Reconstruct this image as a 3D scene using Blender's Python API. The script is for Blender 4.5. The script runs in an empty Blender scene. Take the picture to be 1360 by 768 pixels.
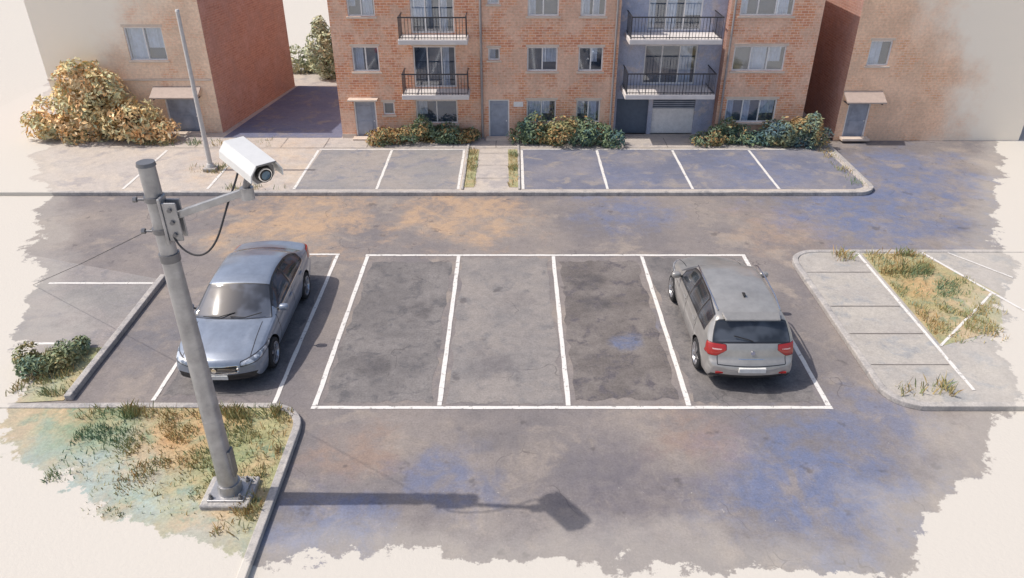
import bpy, bmesh, math, random
import numpy as np
from mathutils import Vector, Matrix, noise as mn
random.seed(7); rng = np.random.default_rng(7)
sc = bpy.context.scene
sc.view_settings.view_transform = 'Standard'
sc.view_settings.look = 'None'
sc.view_settings.exposure = 0
PAPER = (.585, .55, .495)

# ---------------------------------------------------------------- node helper
class NB:
    def __init__(s, name):
        s.m = bpy.data.materials.new(name); s.m.use_nodes = True
        s.nt = s.m.node_tree
        s.b = s.nt.nodes['Principled BSDF']
        s._p = None
    def n(s, t, **kw):
        nd = s.nt.nodes.new(t)
        for k, v in kw.items(): setattr(nd, k, v)
        return nd
    def set(s, nd, i, v):
        if isinstance(v, bpy.types.NodeSocket): s.nt.links.new(v, nd.inputs[i])
        else:
            if isinstance(v, tuple) and len(v) == 3 and nd.inputs[i].type == 'RGBA': v = v + (1,)
            nd.inputs[i].default_value = v
    def math(s, op, a, b=0.0, clamp=False):
        nd = s.n('ShaderNodeMath', operation=op, use_clamp=clamp)
        s.set(nd, 0, a); s.set(nd, 1, b); return nd.outputs[0]
    def mix(s, f, a, b):
        nd = s.n('ShaderNodeMix', data_type='RGBA')
        s.set(nd, 0, f); s.set(nd, 6, a); s.set(nd, 7, b); return nd.outputs[2]
    def scale(s, col, f):
        nd = s.n('ShaderNodeVectorMath', operation='SCALE')
        s.set(nd, 0, col); s.set(nd, 3, f); return nd.outputs[0]
    def noise(s, sc_, det=3, rough=.5, vec=None, dist=0.0):
        nd = s.n('ShaderNodeTexNoise')
        s.set(nd, 'Vector', vec if vec is not None else s.pos())
        nd.inputs['Scale'].default_value = sc_; nd.inputs['Detail'].default_value = det
        nd.inputs['Roughness'].default_value = rough; nd.inputs['Distortion'].default_value = dist
        return nd.outputs[0]
    def mr(s, x, a, b, c=0.0, d=1.0, sm=True):
        nd = s.n('ShaderNodeMapRange', interpolation_type='SMOOTHSTEP' if sm else 'LINEAR')
        s.set(nd, 0, x)
        for i, v in enumerate((a, b, c, d)): nd.inputs[i+1].default_value = v
        return nd.outputs[0]
    def pos(s):
        if s._p is None: s._p = s.n('ShaderNodeNewGeometry').outputs['Position']
        return s._p
    def xyz(s, v=None):
        nd = s.n('ShaderNodeSeparateXYZ'); s.set(nd, 0, v if v is not None else s.pos()); return nd.outputs
    def attr(s, name, o=2):
        return s.n('ShaderNodeAttribute', attribute_name=name).outputs[o]
    def bump(s, h, strength=.2, dist=.02):
        nd = s.n('ShaderNodeBump'); nd.inputs['Strength'].default_value = strength
        nd.inputs['Distance'].default_value = dist; s.set(nd, 'Height', h)
        s.nt.links.new(nd.outputs[0], s.b.inputs['Normal'])
    def fin(s, col, rough=.85, metal=0.0, spec=.3):
        s.set(s.b, 'Base Color', col); s.set(s.b, 'Roughness', rough); s.set(s.b, 'Metallic', metal)
        s.b.inputs['Specular IOR Level'].default_value = spec
        return s.m

def paper_mask(nb):
    x, y, z = nb.xyz()
    def plane(a, b, c):
        return nb.math('ADD', nb.math('ADD', nb.math('MULTIPLY', x, a), nb.math('MULTIPLY', y, b)), c)
    ds = [plane(.89, .456, 3.4), plane(-.875, .485, 2.9), plane(0, 1, -8.0),
          plane(.44, .897, -5.2), plane(-.664, .746, -2.1)]
    d = ds[0]
    for e in ds[1:]: d = nb.math('MINIMUM', d, e)
    n1 = nb.noise(.55, 2); n2 = nb.noise(3.2, 5, .72)
    d = nb.math('ADD', d, nb.math('MULTIPLY', nb.math('SUBTRACT', n1, .5), 2.2))
    d = nb.math('ADD', d, nb.math('MULTIPLY', nb.math('SUBTRACT', n2, .5), 1.1))
    return d

def wash(name, c1, c2, c3=None, blobs=(), mask=True, scale=.5, grain=.16, cracks=False, specks=0.0, rough=.9, fade=.7):
    nb = NB(name)
    col = nb.mix(nb.mr(nb.noise(scale, 4, .6), .36, .64), c1, c2)
    if c3: col = nb.mix(nb.mr(nb.noise(scale*2.7, 5, .68, dist=.4), .5, .66), col, c3)
    if blobs:
        bn = nb.noise(.9, 5, .68); bn2 = nb.mr(nb.noise(1.7, 5, .7, dist=.6), .34, .6, .2, 1)
    for (cx, cy, r, c, st) in blobs:
        nd = nb.n('ShaderNodeVectorMath', operation='DISTANCE')
        nb.set(nd, 0, nb.pos()); nd.inputs[1].default_value = (cx, cy, 0)
        dd = nb.math('ADD', nd.outputs['Value'], nb.math('MULTIPLY', nb.math('SUBTRACT', bn, .4), r*2.6))
        f = nb.math('MULTIPLY', nb.mr(dd, r*.5, r*1.35, st, 0.0), bn2)
        col = nb.mix(f, col, c)
    g = nb.noise(24, 4, .75)
    g2 = nb.noise(5, 5, .72)
    gr = nb.math('ADD', nb.mr(g, .25, .75, 1-grain*1.3, 1+grain*1.3, False), nb.mr(g2, .25, .75, -grain*.8, grain*.8, False))
    col = nb.scale(col, gr)
    if cracks:
        v = nb.n('ShaderNodeTexVoronoi', feature='DISTANCE_TO_EDGE')
        add = nb.n('ShaderNodeVectorMath', operation='ADD'); nz = nb.n('ShaderNodeTexNoise')
        nb.set(nz, 'Vector', nb.pos()); nz.inputs['Scale'].default_value = 1.5
        nb.set(add, 0, nb.pos()); nb.set(add, 1, nz.outputs[1]); nb.set(v, 'Vector', add.outputs[0])
        v.inputs['Scale'].default_value = .45
        ck = nb.math('MULTIPLY', nb.mr(v.outputs[0], .002, .006, 1, 0), nb.mr(nb.noise(.6, 3), .54, .62))
        col = nb.mix(nb.math('MULTIPLY', ck, .45), col, (.06, .055, .06))
        st = nb.mr(nb.noise(1.9, 3, .6), .63, .72, 0, .55)
        col = nb.mix(st, col, (.09, .082, .085))
    if specks:
        sp = nb.math('MULTIPLY', nb.mr(nb.noise(5.5, 5, .8), .67, .70), nb.mr(nb.xyz()[1], 12.0, 8.6, 0, specks))
        col = nb.mix(sp, col, PAPER)
    if mask:
        d = paper_mask(nb)
        rim = nb.math('MULTIPLY', nb.mr(d, .0, .12), nb.mr(d, .12, .5, 1, 0))
        col = nb.scale(col, nb.math('SUBTRACT', 1, nb.math('MULTIPLY', rim, .12)))
        f = nb.mr(d, 0, .08, 0, fade); f2 = nb.mr(d, .1, 1.4, 0, 1-fade)
        col = nb.mix(nb.math('ADD', f, f2, True), tuple(PAPER), col)
    nb.bump(nb.noise(11, 4, .7), .35, .02)
    return nb.fin(col, rough)

def simple(name, c, rough=.6, metal=0.0, var=.12, sc_=8, spec=.4, coat=0.0):
    nb = NB(name)
    tc = nb.n('ShaderNodeTexCoord').outputs['Object']
    g = nb.mr(nb.noise(sc_, 4, .65, vec=tc), .25, .75, 1-var, 1+var, False)
    m = nb.fin(nb.scale(nb.mix(0, c, c), g), rough, metal, spec)
    nb.b.inputs['Coat Weight'].default_value = coat
    return m

# ---------------------------------------------------------------- mesh helpers
def link(o, parent=None):
    sc.collection.objects.link(o)
    if parent is not None: o.parent = parent
    return o
def empty(name, loc=(0, 0, 0)):
    o = bpy.data.objects.new(name, None); o.location = loc; o.empty_display_size = .3
    return link(o)
def mobj(name, v, f, mat=None, parent=None, smooth=False, bevel=0):
    me = bpy.data.meshes.new(name); me.from_pydata([tuple(map(float, q)) for q in v], [], f); me.update()
    if mat is not None:
        for m in (mat if isinstance(mat, (list, tuple)) else [mat]): me.materials.append(m)
    o = bpy.data.objects.new(name, me); link(o, parent)
    if smooth: me.shade_smooth()
    if bevel:
        b = o.modifiers.new('bevel', 'BEVEL'); b.width = bevel; b.segments = 2; b.limit_method = 'ANGLE'
    return o
BF = [(0, 3, 2, 1), (4, 5, 6, 7), (0, 1, 5, 4), (1, 2, 6, 5), (2, 3, 7, 6), (3, 0, 4, 7)]
def boxes(name, L, mat, parent=None, bevel=0):
    v, f = [], []
    for (x0, x1, y0, y1, z0, z1) in L:
        k = len(v)
        v += [(x0, y0, z0), (x1, y0, z0), (x1, y1, z0), (x0, y1, z0), (x0, y0, z1), (x1, y0, z1), (x1, y1, z1), (x0, y1, z1)]
        f += [tuple(i+k for i in q) for q in BF]
    return mobj(name, v, f, mat, parent, False, bevel)
def cyl(name, p0, p1, r0, r1, mat, parent=None, seg=24, smooth=True):
    p0, p1 = Vector(p0), Vector(p1); d = (p1-p0); q = d.to_track_quat('Z', 'Y'); l = d.length
    v, f = [], []
    for i in range(seg):
        a = 2*math.pi*i/seg
        v.append(p0 + q @ Vector((r0*math.cos(a), r0*math.sin(a), 0)))
        v.append(p0 + q @ Vector((r1*math.cos(a), r1*math.sin(a), l)))
    for i in range(seg):
        j = (i+1) % seg; f.append((2*i, 2*j, 2*j+1, 2*i+1))
    f.append(tuple(2*i for i in range(seg))[::-1]); f.append(tuple(2*i+1 for i in range(seg)))
    o = mobj(name, v, f, mat, parent)
    if smooth:
        o.data.shade_smooth(); o.data.set_sharp_from_angle(angle=math.radians(40))
    return o
def tube(name, pts, r, mat, parent=None, spline='POLY'):
    cu = bpy.data.curves.new(name, 'CURVE'); cu.dimensions = '3D'; cu.bevel_depth = r; cu.bevel_resolution = 3
    if spline == 'POLY':
        sp = cu.splines.new('POLY'); sp.points.add(len(pts)-1)
        for i, p in enumerate(pts): sp.points[i].co = (*p, 1)
    else:
        sp = cu.splines.new('NURBS'); sp.points.add(len(pts)-1); sp.order_u = 4; sp.use_endpoint_u = True
        for i, p in enumerate(pts): sp.points[i].co = (*p, 1)
        cu.resolution_u = 8
    cu.materials.append(mat); cu.use_fill_caps = True
    return link(bpy.data.objects.new(name, cu), parent)
def arc(cx, cy, r, a0, a1, n=8):
    return [(cx+r*math.cos(math.radians(a0+(a1-a0)*i/n)), cy+r*math.sin(math.radians(a0+(a1-a0)*i/n))) for i in range(n+1)]
def kerb(name, pts, w, z0, z1, mat):
    P = [Vector((*p, 0)) for p in pts]
    Q = [P[0]]
    for a, b in zip(P, P[1:]):
        n = max(1, int((b-a).length/1.0))
        for i in range(1, n+1): Q.append(a.lerp(b, i/n))
    v, f = [], []
    for i, p in enumerate(Q):
        t = (Q[min(i+1, len(Q)-1)]-Q[max(i-1, 0)]).normalized(); nrm = Vector((-t.y, t.x, 0))
        j = (random.random()-.5)*.012; hz = (random.random()-.5)*.01
        for s_, z in ((-.5, z0), (-.5, z1+hz), (.5, z1+hz), (.5, z0)):
            q = p+nrm*(w*s_+j); v.append((q.x, q.y, z))
    for i in range(len(Q)-1):
        a, b = 4*i, 4*i+4
        for k in range(4): f.append((a+k, a+(k+1) % 4, b+(k+1) % 4, b+k))
    f.append((3, 2, 1, 0)); k = 4*(len(Q)-1); f.append((k, k+1, k+2, k+3))
    return mobj(name, v, f, mat, None, False, .02)
def poly(name, pts, z, mat):
    v = [(p[0], p[1], z) for p in pts]
    return mobj(name, v, [tuple(range(len(v)))], mat)
def strips(name, L, z, mat):
    v, f = [], []
    for (x0, y0, x1, y1, w) in L:
        a, b = Vector((x0, y0)), Vector((x1, y1)); t = (b-a).normalized(); n = Vector((-t.y, t.x))
        m = max(1, int((b-a).length/.3)); k = len(v)
        for i in range(m+1):
            p = a.lerp(b, i/m); o1 = w/2+(random.random()-.5)*.014; o2 = w/2+(random.random()-.5)*.014
            v.append((p.x-n.x*o1, p.y-n.y*o1, z)); v.append((p.x+n.x*o2, p.y+n.y*o2, z))
        for i in range(m): f.append((k+2*i, k+2*i+2, k+2*i+3, k+2*i+1))
    return mobj(name, v, f, mat)

# ---------------------------------------------------------------- world, sun, camera
EL = 56
SD = Vector((math.cos(math.radians(EL)), 0.0, -math.sin(math.radians(EL)))).normalized()
w = bpy.data.worlds.new('World'); sc.world = w; w.use_nodes = True
nt = w.node_tree; bg = nt.nodes['Background']; sk = nt.nodes.new('ShaderNodeTexSky')
sk.sky_type = 'NISHITA'; sk.sun_disc = False; sk.sun_elevation = math.radians(EL); sk.sun_rotation = math.radians(-90)
sk.dust_density = 3.0; sk.air_density = .9; sk.ozone_density = .7
nt.links.new(sk.outputs[0], bg.inputs[0]); bg.inputs[1].default_value = .15
sl = bpy.data.lights.new('sun', 'SUN'); sl.energy = 3.4; sl.angle = math.radians(.6); sl.color = (1, .93, .84)
so = link(bpy.data.objects.new('sun', sl)); so.rotation_mode = 'QUATERNION'; so.rotation_quaternion = SD.to_track_quat('-Z', 'Y')
so.location = (-20, 10, 30)
cd = bpy.data.cameras.new('camera'); cd.lens = 36*1000/1360; cd.sensor_width = 36; cd.clip_end = 2000; cd.clip_start = .1
co = link(bpy.data.objects.new('camera', cd)); co.location = (0, 0, 9.75); co.rotation_euler = (math.radians(90-30.4), 0, 0)
sc.camera = co

# ---------------------------------------------------------------- ground surfaces
OCH = (.46, .32, .21); BLU = (.14, .17, .275); BRN = (.30, .215, .17)
nb = NB('paper_toned_ground')
g = nb.mr(nb.noise(9, 5, .75), .25, .75, .94, 1.05, False)
nb.bump(nb.noise(9, 4, .7), .6, .03)
m_ground = nb.fin(nb.scale(nb.mix(0, PAPER, PAPER), g), .95, 0, .1)
poly('ground', [(-400, -60), (400, -60), (400, 700), (-400, 700)], 0, m_ground)
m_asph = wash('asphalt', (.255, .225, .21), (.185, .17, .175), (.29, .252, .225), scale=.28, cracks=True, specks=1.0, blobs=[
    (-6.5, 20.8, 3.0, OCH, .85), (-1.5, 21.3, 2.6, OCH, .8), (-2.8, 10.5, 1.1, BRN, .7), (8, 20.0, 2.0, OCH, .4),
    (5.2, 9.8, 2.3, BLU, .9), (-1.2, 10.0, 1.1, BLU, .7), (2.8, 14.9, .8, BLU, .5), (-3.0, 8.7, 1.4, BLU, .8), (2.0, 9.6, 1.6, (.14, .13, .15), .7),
    (11, 21.3, 3.6, BLU, .9), (13.8, 24.5, 3.2, BLU, .8), (3.4, 21.4, 2.0, BLU, .7), (3.6, 11.0, 1.2, BRN, .6), (7, 11.2, 1.7, BLU, .6), (-8.2, 14.5, 1.6, (.15, .15, .17), .7), (0, 11.2, 1.5, (.15, .14, .145), .5)])  # dark grey blob beside the left stall is painted shadow
poly('road', [(-24, 5), (24, 5), (24, 28), (-24, 28)], .004, m_asph)
DK = (.085, .08, .085)
m_patchA = wash('asphalt_patch_grey', (.16, .15, .15), (.215, .20, .195), (.13, .125, .13), scale=.8, grain=.2, mask=False, cracks=True, blobs=[(-2.2, 15.6, .5, DK, .7), (-3.1, 13.3, .6, DK, .6), (5, 12.6, .7, DK, .6)])
m_patchB = wash('asphalt_patch_brown', (.14, .125, .12), (.20, .18, .17), (.11, .10, .11), scale=.8, grain=.22, mask=False, cracks=True, blobs=[(2.2, 15.9, .5, DK, .8), (2.6, 14.2, .4, (.12, .15, .25), .9), (2.0, 17, .5, DK, .8)])
m_patchL = wash('asphalt_light', (.275, .25, .235), (.23, .215, .21), (.205, .195, .195), scale=.7, grain=.17, mask=False, cracks=True, blobs=[(-.4, 13.5, .7, (.15, .14, .145), .7), (.2, 16, .5, (.15, .14, .145), .6)])
def patch(x0, x1, y0, y1, mat, j=.13):
    pts = []
    def side(a, b):
        n = 22
        for i in range(n):
            t = i/n; o = (random.random()-.5)*j
            px = a[0]+(b[0]-a[0])*t; py = a[1]+(b[1]-a[1])*t
            if a[0] == b[0]: px += o
            else: py += o
            pts.append((px, py))
    side((x0, y0), (x1, y0)); side((x1, y0), (x1, y1)); side((x1, y1), (x0, y1)); side((x0, y1), (x0, y0))
    poly('asphalt_patch', pts, .008, mat)
patch(-3.84, -1.64, 12.08, 18.05, m_patchA); patch(-1.35, 1.0, 12.02, 18.3, m_patchL)
patch(1.3, 3.40, 12.15, 18.1, m_patchB); patch(3.7, 6.28, 12.05, 18.3, m_patchA); patch(-7.2, -4.95, 12.3, 18.4, m_patchA)  # left stall's grey patch paints the shadow area there into the asphalt
nb = NB('white_line_paint')
wv = nb.mr(nb.noise(9, 5, .75), .55, .66)
col = nb.mix(wv, (.72, .70, .67), (.33, .31, .30))
m_line = nb.fin(nb.scale(col, nb.mr(nb.noise(30, 3), .3, .7, .92, 1.05, False)), .8)
LN = []
for x in (-3.99, -1.47, 1.14, 3.58, 6.40): LN.append((x, 11.94, x, 18.39, .10))
LN += [(-4.05, 11.88, 6.46, 11.88, .09), (-4.05, 18.45, 6.46, 18.45, .09)]
LN += [(-4.83, 11.95, -4.83, 18.44, .09), (-7.33, 12.1, -7.33, 18.4, .08), (-7.4, 18.5, -4.78, 18.5, .08)]
LN += [(-12.0, 16.9, -9.3, 16.9, .08), (-11.0, 14.15, -9.6, 14.15, .08)]
strips('parking_lines', LN, .013, m_line)
m_kerb = wash('kerb_concrete', (.46, .43, .40), (.38, .36, .35), (.30, .29, .29), scale=1.5, grain=.22)
m_block = wash('concrete_block', (.48, .46, .43), (.40, .38, .37), (.32, .31, .31), scale=1.5, mask=False, grain=.22)
m_conc = wash('concrete_paving', (.52, .46, .40), (.46, .42, .39), (.38, .35, .34), scale=.5, blobs=[(-9, 25, 3, (.55, .42, .30), .5)])
m_stallw = wash('bay_asphalt', (.33, .30, .28), (.27, .26, .26), (.22, .22, .25), scale=.5, mask=False)
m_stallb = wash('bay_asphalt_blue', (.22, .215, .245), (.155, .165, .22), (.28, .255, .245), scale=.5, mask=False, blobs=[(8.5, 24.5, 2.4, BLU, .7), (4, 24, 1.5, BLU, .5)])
m_dirt = wash('grass_ground', (.33, .33, .18), (.45, .34, .20), (.22, .28, .18), scale=.9, grain=.28, blobs=[
    (-7.8, 9.6, 2.4, (.27, .38, .37), .95), (-6.2, 11, 1.3, (.48, .28, .13), .8), (-5.2, 8.4, 1.0, (.34, .38, .36), .6), (-8.2, 11.2, 1.0, (.17, .25, .14), .8), (-5.3, 10.4, .8, (.2, .27, .14), .7), (10.6, 16.5, 1.2, (.5, .3, .14), .6)])
poly('pavement', [(-22, 22.72), (11.2, 22.72)]+arc(11.2, 23.3, .58, -90, 0)[1:]+[(11.78, 27.9), (12.33, 27.9), (12.3, 40), (-22, 40)], .12, m_conc)
kerb('kerb', [(-22, 22.64), (11.2, 22.64)]+arc(11.2, 23.3, .66, -90, 0)[1:]+[(11.86, 27.8)], .15, 0, .135, m_kerb)
poly('parking_bays', [(-7.1, 22.85), (-1.75, 22.85), (-1.75, 26.55), (-7.0, 26.55)], .124, m_stallw)
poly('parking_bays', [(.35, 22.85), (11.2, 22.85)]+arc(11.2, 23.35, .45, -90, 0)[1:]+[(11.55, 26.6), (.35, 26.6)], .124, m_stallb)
L2 = [(x, 22.85, x, 26.5, .09) for x in (-12.7, -9.95, -7.12, -4.42, -1.76, .36, 3.12, 5.9, 8.72)]
L2 += [(-7.1, 26.58, -1.72, 26.58, .07), (.33, 26.6, 11.5, 26.6, .06)]
strips('bay_lines', L2, .129, m_line)
kerb('kerb', [(-1.62, 22.8), (-1.62, 27.6)], .08, .11, .17, m_kerb); kerb('kerb', [(.24, 22.8), (.24, 27.6)], .08, .11, .17, m_kerb)
poly('grass_ground', [(-1.57, 23.0), (-1.25, 23.0), (-1.2, 26.6), (-1.57, 26.6)], .128, m_dirt)
poly('grass_ground', [(-.1, 23.0), (.2, 23.0), (.2, 26.6), (-.15, 26.6)], .128, m_dirt)
m_drive = wash('driveway_asphalt', (.17, .18, .25), (.14, .155, .235), (.22, .21, .23), scale=.6, mask=False)
poly('driveway', [(-11.1, 27.9), (-6.55, 27.9), (-6.55, 34.8), (-10.0, 35.2)], .126, m_drive)
m_joint = simple('joint_dark', (.19, .17, .16), .9)
strips('pavement_joints', [(-15, 26.75, 11.7, 26.75, .025)]+[(x, 26.8, x, 27.85, .02) for x in np.arange(-15, 11.5, 1.6)]+[(-1.2, y, -.1, y, .02) for y in (23.8, 25, 26.2)], .1285, m_joint)
kerb('kerb', [(-9.05, 12.1), (-9.1, 17.15)], .15, 0, .14, m_kerb)
poly('side_parking', [(-18, 12.1), (-9.12, 12.1), (-9.17, 17.1), (-18, 20)], .008, wash('side_asphalt', (.30, .27, .26), (.25, .24, .235), (.22, .21, .22), scale=.4))
poly('grass_ground', [(-11.5, 11.9), (-9.15, 12.1), (-9.16, 14.0), (-10.2, 13.9), (-11.6, 13.2)], .02, m_dirt)
ka = [(-11, 11.82), (-4.85, 11.82)]+arc(-4.85, 11.12, .7, 90, 0)[1:]+[(-4.15, 7.6)]
kerb('kerb', ka, .15, 0, .13, m_kerb)
poly('grass_island', [(-16, 11.76), (-4.85, 11.76)]+arc(-4.85, 11.12, .64, 90, 0)[1:]+[(-4.21, 5), (-16, 5)], .10, m_dirt)
kb = [(15, 18.5), (8.35, 18.5)]+arc(8.35, 17.8, .7, 90, 180)[1:]+[(7.65, 12.55)]+arc(8.35, 12.55, .7, 180, 270)[1:]+[(11.5, 11.85)]
kerb('kerb', kb, .15, 0, .13, m_kerb)
m_pave2 = wash('concrete_walk', (.44, .41, .37), (.39, .365, .34), (.33, .33, .33), scale=.6)
poly('pavement', [(15, 18.42), (8.35, 18.42)]+arc(8.35, 17.8, .62, 90, 180)[1:]+[(7.73, 12.55)]+arc(8.35, 12.55, .62, 180, 270)[1:]+[(15, 11.93)], .11, m_pave2)
poly('grass_ground', [(9.62, 13.9), (9.62, 18.35), (11.2, 18.35), (12.2, 16.2), (11.4, 14.6)], .115, m_dirt)
strips('walk_lines', [(9.5, 12.3, 9.5, 18.4, .08), (11.3, 18.4, 12.4, 15.2, .08), (9.6, 13.9, 12.0, 16.2, .06), (12.0, 18.4, 13.0, 17.0, .06)], .122, m_line)
strips('pavement_joints', [(7.75, y, 9.44, y, .025) for y in (17.3, 15.6, 14.4, 13.2)], .119, m_joint)

# ---------------------------------------------------------------- foliage
nb = NB('leaves'); m_leaf = nb.fin(nb.attr('tint', 0), .75, 0, .25)
m_stem = simple('bark', (.12, .09, .06), .9)
def cloud(name, blobs, n, size, pal, parent=None, seed=1):
    r = np.random.default_rng(seed); v, f, cols = [], [], []
    vol = np.array([b[3]*b[4]*b[5] for b in blobs]); pr = vol**(.67); pr = pr/pr.sum()
    idx = r.choice(len(blobs), n, p=pr)
    for k in range(n):
        b = blobs[idx[k]]; d = r.normal(size=3); d /= np.linalg.norm(d)
        rad = .55+.5*r.random()**.6
        q = Vector((b[0]+d[0]*b[3]*rad, b[1]+d[1]*b[4]*rad, b[2]+d[2]*b[5]*rad))
        nv = mn.noise(q*2.3+Vector((seed, 0, 0)))
        if nv < -.22 and rad > .75: continue
        q += Vector(d)*nv*.25*b[3]
        if q.z < .1: q.z = .1+.1*r.random()
        nn = (Vector(d)+Vector(r.normal(size=3))*.7+Vector((0, 0, .4))).normalized()
        t = nn.orthogonal().normalized(); t = Matrix.Rotation(r.random()*6.28, 3, nn) @ t; u = nn.cross(t)
        s = size*(.6+.8*r.random()); i = len(v)
        v += [q-t*s, q-u*s*.45+nn*s*.12, q+t*s, q+u*s*.45+nn*s*.12]; f.append((i, i+1, i+2, i+3))
        ci = mn.noise(q*1.1+Vector((0, seed*3, 0)))*.9+.5+r.normal()*.14
        ci = min(max(ci, 0), .999)*(len(pal)-1); a = int(ci); fr = ci-a
        c = np.array(pal[a])*(1-fr)+np.array(pal[a+1])*fr; c = c*(.75+.5*r.random())
        cols += [(*c, 1)]*4
    o = mobj(name, v, f, m_leaf, parent)
    at = o.data.color_attributes.new('tint', 'FLOAT_COLOR', 'POINT')
    at.data.foreach_set('color', np.array(cols, dtype=np.float32).ravel())
    return o
def shrub(name, cx, cy, wdt, dep, h, n, size, pal, seed, lobes=7, z0=.12):
    e = empty(name, (0, 0, 0)); r = random.Random(seed); B = []
    for i in range(lobes):
        t = (i+.5)/lobes; x = cx-wdt/2+wdt*t; hh = h*(.55+.45*r.random())*(.75+.5*math.sin(math.pi*t))/1.1
        rr = wdt/lobes*(.75+.35*r.random())
        B.append((x, cy+(r.random()-.5)*dep*.5, z0+hh*.5, rr, dep*.5, hh*.55))
    cloud('leaves', B, n, size, pal, e, seed)
    for i, b in enumerate(B[::2]):
        tube('stem', [(b[0], b[1], z0-.05), (b[0]+.05, b[1], b[2]), (b[0]+.15, b[1]-.05, b[2]+b[5]*.8)], .015, m_stem, e)
    return e
GR = [(.10, .18, .18), (.15, .23, .15), (.24, .29, .14), (.16, .23, .17), (.20, .26, .14), (.50, .28, .12), (.30, .29, .14)]
BG = [(.09, .15, .19), (.13, .20, .21), (.18, .25, .19), (.28, .28, .15), (.40, .24, .11)]
shrub('shrub', -3.35, 27.35, 4.1, .9, .85, 5200, .06, GR[1:]+[(.48, .25, .10)], 3, 9)
shrub('shrub', 2.05, 27.2, 3.9, 1.0, 1.15, 6000, .065, GR, 5, 8)
shrub('shrub', 8.35, 27.3, 2.8, .9, .8, 3500, .06, GR, 8, 6)
shrub('shrub', 10.6, 27.0, 2.2, 1.1, 1.35, 4500, .065, BG, 11, 5)
e = empty('bush')
B = [(-16.4, 27.7, 1.0, 1.5, .8, .95), (-15.4, 27.8, 1.7, 1.1, .8, 1.15), (-14.3, 27.6, .9, 1.1, .8, .8), (-15.9, 27.7, 2.5, .8, .6, .6), (-13.4, 27.5, .55, .8, .6, .45), (-17.6, 27.7, .7, .9, .6, .5)]
cloud('leaves', B, 8500, .10, [(.90, .62, .30), (.72, .60, .33), (.55, .57, .36), (.90, .54, .25), (.80, .66, .42)], e, 21)
for b in B: tube('limb', [(-15.4, 27.9, 0), (b[0]*.5-15.4*.5, 27.85, b[2]*.5), (b[0], b[1], b[2]+b[5]*.5)], .035, m_stem, e)
TP = [(.52, .54, .38), (.44, .50, .34), (.58, .54, .34), (.40, .46, .36)]
e = empty('tree')
B = [(-8.9, 36.5, 1.4, .8, .8, 1.2), (-9.0, 36.5, 2.3, .4, .4, .7), (-8.1, 36.8, 1.0, .8, .8, .8)]
cloud('leaves', B, 4000, .10, TP, e, 31)
cyl('trunk', (-8.9, 36.5, 0), (-8.9, 36.5, 1.8), .1, .05, m_stem, e)
for b in B: tube('limb', [(-8.9, 36.5, .6), (b[0]*.5-4.45, 36.5, b[2]*.7), (b[0], b[1], b[2]+.4)], .03, m_stem, e)
shrub('shrub', -8.3, 37.6, 5.5, 1.2, 1.7, 5000, .10, TP, 33, 6)
e = empty('shrub')
B = [(-9.75, 13.35, .22, .30, .35, .35), (-10.15, 13.0, .18, .35, .35, .28), (-9.6, 13.85, .15, .22, .25, .22), (-10.5, 13.4, .2, .3, .3, .3)]
cloud('leaves', B, 2600, .05, [(.15, .23, .20), (.20, .27, .17), (.30, .31, .16), (.38, .30, .15)], e, 41)
for b in B: tube('stem', [(b[0], b[1], 0), (b[0]+.03, b[1], b[2]+.1)], .01, m_stem, e)

def grass(name, areas, pal, seed):
    r = random.Random(seed); v, f, cols = [], [], []
    for (x0, x1, y0, y1, n, h, z) in areas:
        c = 0; tries = 0
        while c < n and tries < n*8:
            tries += 1
            x = r.uniform(x0, x1); y = r.uniform(y0, y1)
            if mn.noise(Vector((x*1.6, y*1.6, seed))) < .08 and r.random() < .88: continue
            c += 1
            hh = h*(.35+.9*r.random()); a = r.random()*6.28; wv = .006+.006*r.random()
            lx, ly = (r.random()-.5)*hh*1.1, (r.random()-.5)*hh*1.1
            i = len(v)
            v += [(x-math.cos(a)*wv, y-math.sin(a)*wv, z), (x+math.cos(a)*wv, y+math.sin(a)*wv, z),
                  (x+lx*.4+math.cos(a)*wv*.6, y+ly*.4+math.sin(a)*wv*.6, z+hh*.6), (x+lx, y+ly, z+hh)]
            f += [(i, i+1, i+2), (i, i+2, i+3)]
            q = min(max(mn.noise(Vector((x*.7, y*.7, seed+5)))+.5+r.gauss(0, .18), 0), .999)*(len(pal)-1)
            k = int(q); fr = q-k
            cc = tuple((pal[k][j]*(1-fr)+pal[k+1][j]*fr) for j in range(3)); cols += [(*cc, 1)]*4
    o = mobj(name, v, f, m_leaf)
    at = o.data.color_attributes.new('tint', 'FLOAT_COLOR', 'POINT')
    at.data.foreach_set('color', np.array(cols, dtype=np.float32).ravel())
GP = [(.20, .29, .18), (.29, .34, .17), (.46, .40, .20), (.54, .34, .15), (.30, .35, .19)]
grass('grass', [(-8.3, -4.3, 9.7, 11.7, 3400, .11, .10), (-7.3, -4.3, 8.9, 9.7, 600, .08, .10), (-4.9, -4.25, 8.5, 11.2, 700, .16, .10),
                (-8.6, -4.6, 11.4, 11.72, 900, .2, .10), (-10.4, -9.2, 12.2, 13.9, 800, .14, .02)], GP, 2)
grass('grass', [(9.65, 11.3, 14.0, 18.3, 2200, .13, .115), (9.65, 11.0, 17.2, 18.35, 700, .22, .115), (7.9, 9.0, 12.1, 12.5, 110, .25, .11), (8.7, 9.4, 17.9, 18.4, 90, .25, .11),
                (11.3, 11.9, 15.2, 17, 250, .11, .11)], GP, 4)
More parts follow.
